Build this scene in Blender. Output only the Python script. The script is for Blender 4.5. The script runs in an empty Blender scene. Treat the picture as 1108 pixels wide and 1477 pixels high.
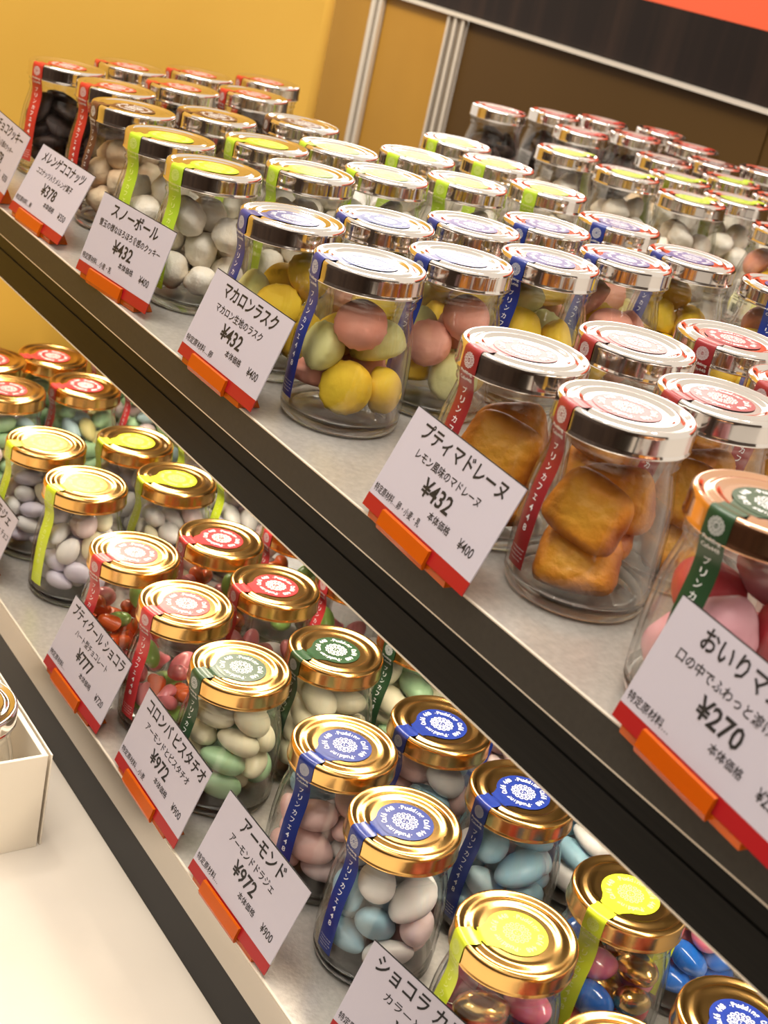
import bpy, bmesh, math, random
from mathutils import Vector, Matrix, Quaternion
R = math.radians
scene = bpy.context.scene
COL = scene.collection
rnd = random.Random(7)

# ------------------------------------------------------------------ camera
rt = Vector((0.54027, 0.81497, 0.20959)); up = Vector((-0.44282, 0.06355, 0.89435)); fw = Vector((-0.71555, 0.576, -0.39523))
cam_d = bpy.data.cameras.new('camera'); cam = bpy.data.objects.new('camera', cam_d); COL.objects.link(cam)
M = Matrix((rt, up, -fw)).transposed().to_4x4(); M.translation = (0, 0, 0.2586); cam.matrix_world = M
cam_d.sensor_fit = 'HORIZONTAL'; cam_d.sensor_width = 36; cam_d.lens = 36*1962.36/1108
cam_d.clip_start = .01; cam_d.clip_end = 60
cam_d.dof.use_dof = True; cam_d.dof.focus_distance = .76; cam_d.dof.aperture_fstop = 22
scene.camera = cam
# ------------------------------------------------------------------ world, lamps, exposure
scene.view_settings.view_transform = 'Standard'; scene.view_settings.look = 'None'
scene.view_settings.gamma = 1; scene.view_settings.exposure = 0.25
scene.view_settings.use_curve_mapping = False
w = bpy.data.worlds.new('world'); scene.world = w; w.use_nodes = True
w.node_tree.nodes['Background'].inputs[0].default_value = (1.0, .87, .72, 1)
w.node_tree.nodes['Background'].inputs[1].default_value = .80
def area(name, loc, target, sx, sy, power, col=(1, .9, .78)):
    l = bpy.data.lights.new(name, 'AREA'); l.shape = 'RECTANGLE'; l.size = sx; l.size_y = sy; l.energy = power; l.color = col
    o = bpy.data.objects.new(name, l); COL.objects.link(o); o.location = loc
    o.rotation_euler = (Vector(target)-Vector(loc)).to_track_quat('-Z', 'Y').to_euler(); return o
area('ceiling_lamp', (-.5, .15, 1.7), (-.65, .55, 0), 1.8, .9, 38, (1, .93, .84))
area('ceiling_lamp', (-3.9, 2.9, 1.35), (-.6, .45, 0), 2.6, .8, 36, (1, .92, .82))
area('shelf_lamp', (-.30, .480, -.047), (-.30, .480, -1), 1.75, .030, 4.6, (1, .88, .70))
for p in ((-1.3, .1, 1.6), (.25, 1.0, 1.6), (-.2, -.7, 1.6), (-.9, -.9, 1.6), (-2.2, 1.2, 1.5)): area('added_sparkle_light', p, (-.55, .5, 0), .12, .12, 5 if p[1] > 0 else 2.5, (1, .93, .82))  # small unseen lamps added for sparkle on glass and lids
area('added_panel_light', (-1.98, 1.12, .52), (-2.02, 1.42, .0), .2, .1, 2.0, (1, .85, .6))  # added light, brightens the left panels of the screen so they fade rightwards
cy = scene.cycles
cy.max_bounces = 12; cy.transparent_max_bounces = 48; cy.diffuse_bounces = 3; cy.glossy_bounces = 5; cy.transmission_bounces = 8
cy.caustics_reflective = False; cy.caustics_refractive = False; cy.sample_clamp_indirect = 4; cy.use_denoising = True

# ------------------------------------------------------------------ materials
def mat(name, col, rough=.5, metal=0, coat=0, **k):
    m = bpy.data.materials.new(name); m.use_nodes = True; b = m.node_tree.nodes['Principled BSDF']
    b.inputs['Base Color'].default_value = (*col, 1); b.inputs['Roughness'].default_value = rough; b.inputs['Metallic'].default_value = metal
    b.inputs['Coat Weight'].default_value = coat
    for kk, vv in k.items(): b.inputs[kk.replace('_', ' ')].default_value = vv
    return m
def nodes(m): return m.node_tree.nodes, m.node_tree.links, m.node_tree.nodes['Principled BSDF']
def noise_col(m, c1, c2, scale, lo=.35, hi=.65, detail=4, bump=0, bscale=None, stretch=None):
    n, l, b = nodes(m); tc = n.new('ShaderNodeTexCoord'); nz = n.new('ShaderNodeTexNoise'); nz.inputs['Scale'].default_value = scale; nz.inputs['Detail'].default_value = detail
    src = tc.outputs['Object']
    if stretch:
        mp = n.new('ShaderNodeMapping'); mp.inputs['Scale'].default_value = stretch; l.new(src, mp.inputs[0]); src = mp.outputs[0]
    l.new(src, nz.inputs['Vector'])
    cr = n.new('ShaderNodeValToRGB'); cr.color_ramp.elements[0].position = lo; cr.color_ramp.elements[1].position = hi
    cr.color_ramp.elements[0].color = (*c1, 1); cr.color_ramp.elements[1].color = (*c2, 1)
    l.new(nz.outputs['Fac'], cr.inputs[0]); l.new(cr.outputs[0], b.inputs['Base Color'])
    if bump:
        n2 = nz
        if bscale:
            n2 = n.new('ShaderNodeTexNoise'); n2.inputs['Scale'].default_value = bscale; n2.inputs['Detail'].default_value = 3; l.new(src, n2.inputs['Vector'])
        bp = n.new('ShaderNodeBump'); bp.inputs['Strength'].default_value = bump; bp.inputs['Distance'].default_value = .001
        l.new(n2.outputs['Fac'], bp.inputs['Height']); l.new(bp.outputs[0], b.inputs['Normal'])
    return m
SILVER = mat('silver_lid', (.84, .80, .77), .10, 1)
GOLD = mat('gold_lid', (.93, .57, .20), .20, 1)
COPPER = mat('copper_lid', (.88, .52, .33), .13, 1)
def label_mat(name, col): return mat(name, col, .34, 0, .2)
SEAL = dict(
    blue=label_mat('blue_seal', (.012, .030, .21)), brown=label_mat('brown_seal', (.10, .03, .02)), red=label_mat('red_seal', (.50, .030, .022)),
    lime=label_mat('lime_seal', (.42, .60, .035)), crimson=label_mat('crimson_seal', (.27, .018, .022)), green=label_mat('dark_green_seal', (.022, .062, .024)),
    leaf=label_mat('green_seal', (.10, .20, .04)), yellow=label_mat('yellow_green_seal', (.62, .74, .03)), coral=label_mat('coral_seal', (.52, .035, .04)))
SEAL['grey'] = label_mat('silver_grey_seal', (.25, .20, .17))
INK = {'white': mat('white_print', (.85, .85, .85), .4), 'pale': mat('pale_print', (.80, .88, .30), .4)}
BLACK = mat('black_print', (.012, .012, .014), .5)
# thin clear glass: see-through face with Fresnel reflection and a denser edge
GLASS = bpy.data.materials.new('clear_glass'); GLASS.use_nodes = True
n = GLASS.node_tree.nodes; l = GLASS.node_tree.links; n.clear()
out = n.new('ShaderNodeOutputMaterial'); mx = n.new('ShaderNodeMixShader'); tr = n.new('ShaderNodeBsdfTransparent'); gl = n.new('ShaderNodeBsdfGlossy')
fr = n.new('ShaderNodeFresnel'); fr.inputs[0].default_value = 1.5; gl.inputs['Roughness'].default_value = .02
lw = n.new('ShaderNodeLayerWeight'); lw.inputs[0].default_value = .5
cr = n.new('ShaderNodeValToRGB'); cr.color_ramp.elements[0].position = .78; cr.color_ramp.elements[0].color = (.995, .997, .995, 1)
cr.color_ramp.elements[1].position = 1; cr.color_ramp.elements[1].color = (.62, .64, .60, 1)
ge = n.new('ShaderNodeNewGeometry'); im = n.new('ShaderNodeMapRange'); im.inputs['To Min'].default_value = 1.5; im.inputs['To Max'].default_value = 1/1.5
l.new(ge.outputs['Backfacing'], im.inputs['Value']); l.new(im.outputs[0], fr.inputs[0])   # same reflectance on both faces of the pane
tc = n.new('ShaderNodeTexCoord'); nz = n.new('ShaderNodeTexNoise'); nz.inputs['Scale'].default_value = 55; bp = n.new('ShaderNodeBump'); bp.inputs['Strength'].default_value = .35; bp.inputs['Distance'].default_value = .002
l.new(tc.outputs['Object'], nz.inputs['Vector']); l.new(nz.outputs['Fac'], bp.inputs['Height']); l.new(bp.outputs[0], gl.inputs['Normal'])
l.new(lw.outputs['Facing'], cr.inputs[0]); l.new(cr.outputs[0], tr.inputs[0])
ma = n.new('ShaderNodeMath'); ma.operation = 'MULTIPLY'; ma.use_clamp = True; ma.inputs[1].default_value = 1.2; l.new(fr.outputs[0], ma.inputs[0]); l.new(ma.outputs[0], mx.inputs[0]); l.new(tr.outputs[0], mx.inputs[1]); l.new(gl.outputs[0], mx.inputs[2]); l.new(mx.outputs[0], out.inputs[0])

BASEG = mat('thick_glass', (.97, .985, .97), .03); BASEG.node_tree.nodes['Principled BSDF'].inputs['Transmission Weight'].default_value = 1; BASEG.node_tree.nodes['Principled BSDF'].inputs['IOR'].default_value = 1.46
bn = BASEG.node_tree; bm_ = bn.nodes.new('ShaderNodeMixShader'); bt = bn.nodes.new('ShaderNodeBsdfTransparent'); bt.inputs[0].default_value = (.97, .98, .96, 1); bm_.inputs[0].default_value = .78
bn.links.new(bt.outputs[0], bm_.inputs[1]); bn.links.new(bn.nodes['Principled BSDF'].outputs[0], bm_.inputs[2]); bn.links.new(bm_.outputs[0], bn.nodes['Material Output'].inputs[0])
def candy(name, col, rough=.45, coat=.15):
    m = mat(name, col, rough, 0, coat); n, l, b = nodes(m)
    b.inputs['Subsurface Weight'].default_value = .0
    return m
C = dict(
    white=candy('white_sugar', (.90, .86, .82)), lilac=candy('lilac_sugar', (.76, .70, .82)), blush=candy('blush_sugar', (.92, .72, .70)),
    cream=candy('cream_sugar', (.92, .84, .58)), mint=candy('mint_sugar', (.44, .68, .38)), lemon=candy('lemon_sugar', (.84, .74, .30)),
    pink=candy('pink_sugar', (.92, .58, .52)), sky=candy('sky_blue_sugar', (.36, .60, .72)), aqua=candy('pale_aqua_sugar', (.56, .75, .80)),
    orange=candy('orange_chocolate', (.85, .13, .02), .25, .4), green=candy('green_chocolate', (.34, .58, .12), .3, .3), rose=candy('rose_chocolate', (.78, .22, .24), .3, .3),
    royal=candy('royal_blue_chocolate', (.02, .16, .62), .18, .6), magenta=candy('pink_chocolate', (.78, .20, .30), .2, .6), scarlet=candy('red_chocolate', (.72, .02, .04), .2, .6),
    gold=mat('gold_chocolate', (.80, .55, .20), .22, 1),
    marsh=candy('rose_red_marshmallow', (.62, .05, .07), .5, .1), marshp=candy('pale_pink_marshmallow', (.80, .38, .44), .5, .1))
def baked(name, c1, c2, scale=60, lo=.35, hi=.7, bump=.5, bs=300):
    return noise_col(mat(name, c2, .7), c1, c2, scale, lo, hi, 5, bump, bs)
C['ryellow'] = baked('yellow_macaron_rusk', (.82, .50, .02), (.92, .66, .045), 40, bump=.25)
C['rpink'] = baked('pink_macaron_rusk', (.84, .33, .23), (.92, .46, .35), 40, bump=.25)
C['rgreen'] = baked('pale_green_macaron_rusk', (.68, .64, .20), (.82, .79, .38), 40, bump=.25)
C['snow'] = baked('powdered_snowball', (.88, .77, .61), (.94, .88, .77), 90, .3, .6, .5, 400)
C['meringue'] = baked('coconut_meringue', (.66, .42, .24), (.84, .68, .46), 50, .3, .65, .7)
C['choc'] = baked('dark_chocolate_cookie', (.012, .006, .004), (.045, .020, .012), 80)
def madeleine_mat():
    m = mat('golden_madeleine', (.8, .4, .06), .5, 0, .1); n, l, b = nodes(m)
    tc = n.new('ShaderNodeTexCoord'); sp = n.new('ShaderNodeSeparateXYZ'); l.new(tc.outputs['Generated'], sp.inputs[0])
    def mn(op, a, bb):
        x = n.new('ShaderNodeMath'); x.operation = op
        for i, q in enumerate((a, bb)):
            if isinstance(q, (int, float)): x.inputs[i].default_value = q
            else: l.new(q, x.inputs[i])
        return x.outputs[0]
    dx = mn('MULTIPLY', mn('ABSOLUTE', mn('SUBTRACT', sp.outputs[0], .5), 0), 2); dy = mn('MULTIPLY', mn('ABSOLUTE', mn('SUBTRACT', sp.outputs[1], .5), 0), 2)
    e = mn('MAXIMUM', mn('POWER', dx, 3), mn('POWER', dy, 3))
    nz = n.new('ShaderNodeTexNoise'); nz.inputs['Scale'].default_value = 90; nz.inputs['Detail'].default_value = 6; l.new(tc.outputs['Object'], nz.inputs['Vector'])
    s = mn('ADD', mn('MULTIPLY', e, .55), mn('MULTIPLY', nz.outputs['Fac'], .55))
    cr = n.new('ShaderNodeValToRGB'); cr.color_ramp.elements[0].position = .22; cr.color_ramp.elements[0].color = (1.0, .50, .05, 1)
    cr.color_ramp.elements[1].position = .85; cr.color_ramp.elements[1].color = (.40, .09, .010, 1); el = cr.color_ramp.elements.new(.5); el.color = (.90, .34, .025, 1)
    l.new(s, cr.inputs[0]); l.new(cr.outputs[0], b.inputs['Base Color'])
    n2 = n.new('ShaderNodeTexNoise'); n2.inputs['Scale'].default_value = 500; n2.inputs['Detail'].default_value = 4; l.new(tc.outputs['Object'], n2.inputs['Vector'])
    bp = n.new('ShaderNodeBump'); bp.inputs['Strength'].default_value = .6; bp.inputs['Distance'].default_value = .0008; l.new(n2.outputs['Fac'], bp.inputs['Height']); l.new(bp.outputs[0], b.inputs['Normal'])
    return m
C['madeleine'] = madeleine_mat()

# ------------------------------------------------------------------ mesh helpers
def mesh(name, vs, fs, smooth=True, mats=()):
    me = bpy.data.meshes.new(name); me.from_pydata([tuple(v) for v in vs], [], fs); me.update()
    if smooth: me.polygons.foreach_set('use_smooth', [True]*len(me.polygons))
    for m in mats: me.materials.append(m)
    return me
def link(name, me, parent=None, m=None, loc=(0, 0, 0), rz=0):
    o = bpy.data.objects.new(name, me); COL.objects.link(o); o.location = loc; o.rotation_euler = (0, 0, rz)
    if parent: o.parent = parent
    if m:
        if not me.materials: me.materials.append(m)
        o.material_slots[0].link = 'OBJECT'; o.material_slots[0].material = m
    return o
def thing(name, label, cat, loc=(0, 0, 0), rz=0, group=None):
    o = bpy.data.objects.new(name, None); COL.objects.link(o); o.location = loc; o.rotation_euler = (0, 0, rz); o.empty_display_size = .01
    o['label'] = label; o['category'] = cat
    if group: o['group'] = group
    return o
def tag(o, label=None, cat=None, group=None, kind=None):
    for k, v in (('label', label), ('category', cat), ('group', group), ('kind', kind)):
        if v: o[k] = v
    return o
def lathe(name, prof, seg=56, close=False):
    vs = []; fs = []; rings = []
    for r, z in prof:
        if r < 1e-6: rings.append([len(vs)]); vs.append((0, 0, z))
        else:
            rings.append(list(range(len(vs), len(vs)+seg)))
            for k in range(seg): a = 2*math.pi*k/seg; vs.append((r*math.cos(a), r*math.sin(a), z))
    pairs = list(zip(rings, rings[1:]))
    if close: pairs.append((rings[-1], rings[0]))
    for A, B in pairs:
        for k in range(seg):
            k2 = (k+1) % seg
            if len(A) == 1 and len(B) == 1: continue
            if len(A) == 1: fs.append((A[0], B[k2], B[k]))
            elif len(B) == 1: fs.append((A[k], A[k2], B[0]))
            else: fs.append((A[k], A[k2], B[k2], B[k]))
    return mesh(name, vs, fs)
def box_me(name, x0, x1, y0, y1, z0, z1, bev=0, seg=2):
    bm = bmesh.new(); bmesh.ops.create_cube(bm, size=1)
    for v in bm.verts: v.co = ((x0+x1)/2+v.co.x*(x1-x0), (y0+y1)/2+v.co.y*(y1-y0), (z0+z1)/2+v.co.z*(z1-z0))
    if bev: bmesh.ops.bevel(bm, geom=bm.edges[:], offset=bev, segments=seg, affect='EDGES', profile=.5)
    me = bpy.data.meshes.new(name); bm.to_mesh(me); bm.free(); return me
def text_me(txt, size=1.0, bold=0.0, align='CENTER'):
    c = bpy.data.curves.new('t', 'FONT'); c.body = txt; c.size = size; c.align_x = align; c.offset = bold; c.resolution_u = 2
    o = bpy.data.objects.new('t', c); COL.objects.link(o); dg = bpy.context.evaluated_depsgraph_get(); dg.update()
    me = bpy.data.meshes.new_from_object(o.evaluated_get(dg)); bpy.data.objects.remove(o); bpy.data.curves.remove(c); return me
_tc = {}
def text_geo(txt, bold=0.0):
    if (txt, bold) not in _tc:
        me = text_me(txt, 1.0, bold); _tc[(txt, bold)] = ([tuple(v.co) for v in me.vertices], [tuple(p.vertices) for p in me.polygons]); bpy.data.meshes.remove(me)
    return _tc[(txt, bold)]
class Acc:
    def __init__(s): s.v = []; s.f = []
    def add(s, vs, fs, fn=lambda p: p):
        k = len(s.v); s.v += [fn(p) for p in vs]; s.f += [tuple(i+k for i in f) for f in fs]
    def text(s, txt, x0, x1, yc, h, fn=lambda p: p, bold=0.0, ink_h=None):
        vs, fs = text_geo(txt, bold)
        if not vs: return
        X0 = min(p[0] for p in vs); X1 = max(p[0] for p in vs); Y0 = min(p[1] for p in vs); Y1 = max(p[1] for p in vs)
        sx = (x1-x0)/(X1-X0); sy = h/(Y1-Y0)
        s.add([(x0+(p[0]-X0)*sx, yc+(p[1]-(Y0+Y1)/2)*sy, 0) for p in vs], fs, fn)
    def mesh(s, name): return mesh(name, s.v, s.f, False)

# ------------------------------------------------------------------ jar profile and templates
OUT = [(.0322, .0078), (.03365, .0079), (.0338, .009), (.0340, .016), (.0338, .027), (.0333, .038), (.0325, .047), (.0314, .054), (.0300, .060), (.0288, .0645), (.0281, .0685), (.0283, .0700), (.0292, .0712), (.0292, .0722), (.0284, .0734), (.0284, .0744), (.0297, .0756), (.0297, .0766), (.0288, .0776), (.0288, .0860)]
INN = [(.0264, .0860), (.0264, .0690), (.0276, .0610), (.0292, .0545), (.0304, .047), (.0313, .038), (.0318, .027), (.0320, .016), (.0316, .0105), (.0313, .0082)]
glass_me = lathe('glass_jar', OUT+INN, 56, True)
base_me = lathe('glass_base', [(0, .0010), (.0240, .0010), (.0272, .0), (.0300, .0), (.0317, .0010), (.0328, .0028), (.0334, .0052), (.0336, .0076), (.0320, .0079), (.0300, .0072), (.0262, .0062), (.0180, .0068), (0, .0074)], 56)
LIDP = [(0, .0893), (.0185, .0893), (.0195, .0893), (.0208, .0900), (.0222, .0905), (.0236, .0903), (.0248, .0896), (.0262, .0892), (.0272, .0896), (.0283, .0905), (.0294, .0908), (.0304, .0903), (.03105, .0892), (.0312, .0880), (.0312, .0874), (.0312, .0808), (.0312, .0800), (.0316, .0793), (.0316, .0786), (.0310, .0782), (.0304, .0786), (.0304, .0870), (0, .0872)]
lid_me = lathe('lid', LIDP, 64)
PATH = [(.0128, .0895), (.0195, .08955), (.0208, .0901), (.0222, .09065), (.0236, .0906), (.0250, .0904), (.0268, .0905), (.0283, .09075), (.0294, .0910), (.0307, .0906), (.0314, .0893), (.0316, .0878), (.0317, .0800), (.0314, .0772), (.0304, .0735), (.0298, .0700), (.0298, .0660), (.0302, .0620), (.0310, .0577), (.0320, .0530), (.0330, .0470), (.0338, .0380), (.0343, .0270), (.0345, .0160), (.0344, .0125)]
SL = [0]
for a, b in zip(PATH, PATH[1:]): SL.append(SL[-1]+math.hypot(a[0]-b[0], a[1]-b[1]))
STOT = SL[-1]
def strip_pt(u, s, off=0.0):
    s = min(max(s, 0), STOT-1e-9)
    i = max(k for k in range(len(SL)-1) if SL[k] <= s); t = (s-SL[i])/(SL[i+1]-SL[i])
    r0, z0 = PATH[i]; r1, z1 = PATH[i+1]; r = r0+(r1-r0)*t; z = z0+(z1-z0)*t
    nx, nz = (z0-z1), (r1-r0); L = math.hypot(nx, nz); r += nx/L*off; z += nz/L*off
    wgt = min(max((r-.020)/.0085, 0), 1) if z > .0890 else 1
    rad = r-wgt*(r-math.sqrt(max(r*r-u*u, 0)))
    return (u, -rad, z)
def s_at_z(z):
    for i in range(len(PATH)-1):
        (r0, z0), (r1, z1) = PATH[i], PATH[i+1]
        if i > 9 and z1 <= z <= z0: return SL[i]+(z0-z)/(z0-z1)*(SL[i+1]-SL[i])
    return STOT
def seal_mesh():
    a = Acc(); NU = 8; NS = 70; vs = []; fs = []
    for j in range(NS+1):
        s = STOT*j/NS; hw = .0060 + .0030*max(0, 1-s/.0065)**1.6
        for i in range(NU+1): vs.append(strip_pt((i/NU*2-1)*hw, s))
    for j in range(NS):
        for i in range(NU): k = j*(NU+1)+i; fs.append((k, k+NU+1, k+NU+2, k+1))
    a.add(vs, fs); n = 48
    vs = [(0, 0, .0897)]+[(.0156*math.cos(2*math.pi*k/n), .0156*math.sin(2*math.pi*k/n), .0897) for k in range(n)]
    a.add(vs, [(0, k+1, (k+1) % n+1) for k in range(n)])
    return mesh('seal', a.v, a.f, True)
seal_me = seal_mesh()
def annulus(a, cx, cy, r0, r1, fn, n=10, sy=1):
    vs = []; fs = []
    for k in range(n):
        t = 2*math.pi*k/n
        for r in (r0, r1): vs.append((cx+r*math.cos(t), cy+r*sy*math.sin(t), 0))
    for k in range(n): p = 2*k; q = 2*((k+1) % n); fs.append((p, p+1, q+1, q))
    a.add(vs, fs, fn)
def emblem(a, cx, cy, sc, fn):
    for k in range(14):
        t = 2*math.pi*k/14; annulus(a, cx+sc*.86*math.cos(t), cy+sc*.86*math.sin(t), sc*.10, sc*.175, fn, 8)
    for k in range(10):
        t = 2*math.pi*(k+.5)/10; annulus(a, cx+sc*.55*math.cos(t), cy+sc*.55*math.sin(t), sc*.07, sc*.13, fn, 7)
    annulus(a, cx, cy, sc*.30, sc*.38, fn, 12, 1.1)
    for dx in (-.14, .14): annulus(a, cx+sc*dx, cy+sc*.06, 0, sc*.06, fn, 6)
    annulus(a, cx, cy-sc*.12, 0, sc*.09, fn, 6, .6)
def lettering_mesh():
    a = Acc(); flat = lambda p: (p[0], p[1], .08985)
    for i, ch in enumerate('Pudding Café 448 ·Pudding Café 448 ·'):
        if ch == ' ': continue
        th = math.pi*.85-2*math.pi*i/36
        hh = {'·': .0005}.get(ch, .0027 if ch in 'PdfCé448bk' else .0026 if ch == 'g' else .0019); ww = {'·': .0006, 'i': .0005, 'f': .0012}.get(ch, .00185); hh *= 1.2
        def fn(p, th=th): x, y = p[0], p[1]+.0112; b = th-math.pi/2; return (x*math.cos(b)-y*math.sin(b), x*math.sin(b)+y*math.cos(b), .08985)
        yc = {'g': -.0004, '·': .0001}.get(ch, (hh-.0019)/2)
        a.text(ch, -ww/2, ww/2, yc, hh, fn, .03)
    emblem(a, 0, 0, .0070, flat)
    def sp(s0): return lambda p: strip_pt(p[0], s0-p[1], .00012)
    emblem(a, 0, 0, .0036, sp(s_at_z(.0845)))
    a.text('Pudding', -.0044, .0044, 0, .0021, sp(s_at_z(.0785)), .01)
    a.text('Cafe448', -.0044, .0044, 0, .0019, sp(s_at_z(.0757)), .01)
    s0 = s_at_z(.0700)
    for i, ch in enumerate('プリンカフェ448'):
        sz = .0026 if ch == 'ェ' else .0032
        a.text(ch, -sz/2*(.8 if ch in '48' else 1), sz/2*(.8 if ch in '48' else 1), 0, sz, sp(s0+i*.0049), .01)
    for k in range(4):
        wd = (.0045, .0040, .0047, .0034)[k]
        a.text(('SWEETS', 'HANDMADE', 'CAFE', 'TOKYO')[k] if False else 'Pudding Café 448', -wd, wd, 0, .0009, sp(STOT-.0085+k*.0018), .0)
    return a.mesh('lettering')
letter_me = lettering_mesh()
# clear sticker with a barcode on the back of the jar
def wrap_back(u, z, off):
    s = s_at_z(z); i = max(k for k in range(len(SL)-1) if SL[k] <= min(s, STOT-1e-9)); t = (s-SL[i])/(SL[i+1]-SL[i]); r = PATH[i][0]+(PATH[i+1][0]-PATH[i][0])*t
    r += off-.0002; f = u/r; return (-r*math.sin(f), r*math.cos(f), z)
def back_meshes():
    vs = []; fs = []
    for j in range(11):
        for i in range(9): vs.append(wrap_back((i/8-.5)*.022, .016+.030*j/10, 0))
    for j in range(10):
        for i in range(8): k = j*9+i; fs.append((k, k+1, k+10, k+9))
    lab = mesh('back_label', vs, fs)
    a = Acc(); r2 = random.Random(3); x = -.0085
    fn = lambda p: wrap_back(p[0], p[1], .00012)
    while x < .0005:
        wd = r2.choice((.0003, .0005, .0008)); a.add([(x, .019, 0), (x+wd, .019, 0), (x+wd, .0265, 0), (x, .0265, 0)], [(0, 1, 2, 3)], fn); x += wd+r2.choice((.0003, .0005))
    for k in range(7):
        z = .0290+k*.0022; ww = (.016, .0175, .014, .017, .015, .0175, .012)[k]; x = -.0088
        while x < -.0088+ww:
            d = r2.uniform(.0008, .0016); a.add([(x, z, 0), (x+d, z, 0), (x+d, z+.0010, 0), (x, z+.0010, 0)], [(0, 1, 2, 3)], fn); x += d+.0004
    return lab, a.mesh('print')
back_me, print_me = back_meshes()
BACKLAB = bpy.data.materials.new('clear_sticker'); BACKLAB.use_nodes = True
n = BACKLAB.node_tree.nodes; l = BACKLAB.node_tree.links; b = n['Principled BSDF']; b.inputs['Base Color'].default_value = (.9, .88, .84, 1); b.inputs['Roughness'].default_value = .4
mx = n.new('ShaderNodeMixShader'); tr = n.new('ShaderNodeBsdfTransparent'); mx.inputs[0].default_value = .35
l.new(tr.outputs[0], mx.inputs[1]); l.new(b.outputs[0], mx.inputs[2]); l.new(mx.outputs[0], n['Material Output'].inputs[0])

# ------------------------------------------------------------------ sweets
def ellipsoid(name, a, b, c, seg=18, rings=12, fn=None):
    bm = bmesh.new(); bmesh.ops.create_uvsphere(bm, u_segments=seg, v_segments=rings, radius=1)
    for v in bm.verts:
        p = v.co.copy(); v.co = fn(p) if fn else Vector((p.x*a, p.y*b, p.z*c))
    me = bpy.data.meshes.new(name); bm.to_mesh(me); bm.free(); me.polygons.foreach_set('use_smooth', [True]*len(me.polygons)); return me
def egg(p, a, b, c): t = 1-.16*p.x; return Vector((p.x*a, p.y*b*t, p.z*c*t))
from mathutils import noise
def lump(amp, fr, seed, a, b, c):
    def fn(p):
        k = 1+amp*noise.noise(p*fr+Vector((seed, seed, 0))); return Vector((p.x*a*k, p.y*b*k, p.z*c*k))
    return fn
def rusk_fn(seed, cut):
    def fn(p):
        a, b, c = .0151, .0146, .0120
        k = 1+.05*noise.noise(p*1.6+Vector((seed, 0, 0)))
        z = p.z
        if -.50 < z < -.22: k *= 1.035+.035*math.sin(14*math.atan2(p.y, p.x)+seed)      # frilly foot
        if z < -.5: z = -.5+(z+.5)*.45; k *= .97
        if cut and p.x > .35 and z > .2: k *= .86+.05*noise.noise(p*6)
        return Vector((p.x*a*k, p.y*b*k, z*c*k+.0012))
    return fn
def madeleine_fn(seed):
    def fn(p):
        r = math.hypot(p.x, p.y); n4 = (abs(p.x)**4+abs(p.y)**4)**.25 or 1
        x, y = p.x*r/n4, p.y*r/n4
        t = max(0, 1-r**3.2)**.5 if r < 1 else 0
        top = p.z >= 0
        z = t*(.0078 if top else -.0062)
        th = math.atan2(y, x); k = 1+.05*noise.noise(p*1.3+Vector((seed, 0, 0)))
        if abs(p.z) < .35: k *= 1.015+.03*noise.noise(p*8+Vector((seed, 1, 2)))
        if top: z += .0007*noise.noise(Vector((x, y, seed))*5)+.0006*math.cos(7*y)*(1-r)
        return Vector((x*.0188*k*(1-.07*y), y*.0160*k, z))
    return fn
def heart_me():
    def fn(p):
        t = math.atan2(p.y, p.x); r = math.hypot(p.x, p.y)
        hx = 16*math.sin(t)**3/17; hy = (13*math.cos(t)-5*math.cos(2*t)-2*math.cos(3*t)-math.cos(4*t)+2)/17
        return Vector((hx*r*.0105, hy*r*.0105, p.z*.006))
    return ellipsoid('chocolate_heart', 1, 1, 1, 28, 12, fn)
SW = dict(
    almond=[ellipsoid('sugared_almond', 1, 1, 1, fn=lambda p: egg(p, .012, .0086, .0066))],
    big_almond=[ellipsoid('large_sugared_almond', 1, 1, 1, 24, 16, fn=lambda p: egg(p, .0155, .0105, .0078))],
    bean=[ellipsoid('chocolate_bean', .011, .0072, .0056)], heart=[heart_me()],
    rusk=[ellipsoid('macaron_rusk', 1, 1, 1, 36, 24, rusk_fn(s, s % 2)) for s in (1, 2, 3, 4)],
    snow=[ellipsoid('snowball_cookie', 1, 1, 1, 24, 16, lump(.22, 1.5, s, .013, .012, .0105)) for s in (1, 5, 9)],
    disc=[ellipsoid('chocolate_cookie', 1, 1, 1, 20, 12, lump(.12, 2, s, .015, .015, .0055)) for s in (2, 6)],
    pebble=[ellipsoid('chocolate_pebble', 1, 1, 1, 24, 16, lump(.08, 1.2, s, .0145, .0105, .0085)) for s in (3, 8)],
    madeleine=[ellipsoid('madeleine', 1, 1, 1, 56, 40, madeleine_fn(s)) for s in (1, 4, 7)],
    marsh=[ellipsoid('marshmallow', 1, 1, 1, 28, 18, lump(.15, 1.2, s, .0150, .0142, .0120)) for s in (2, 5)])

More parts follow.
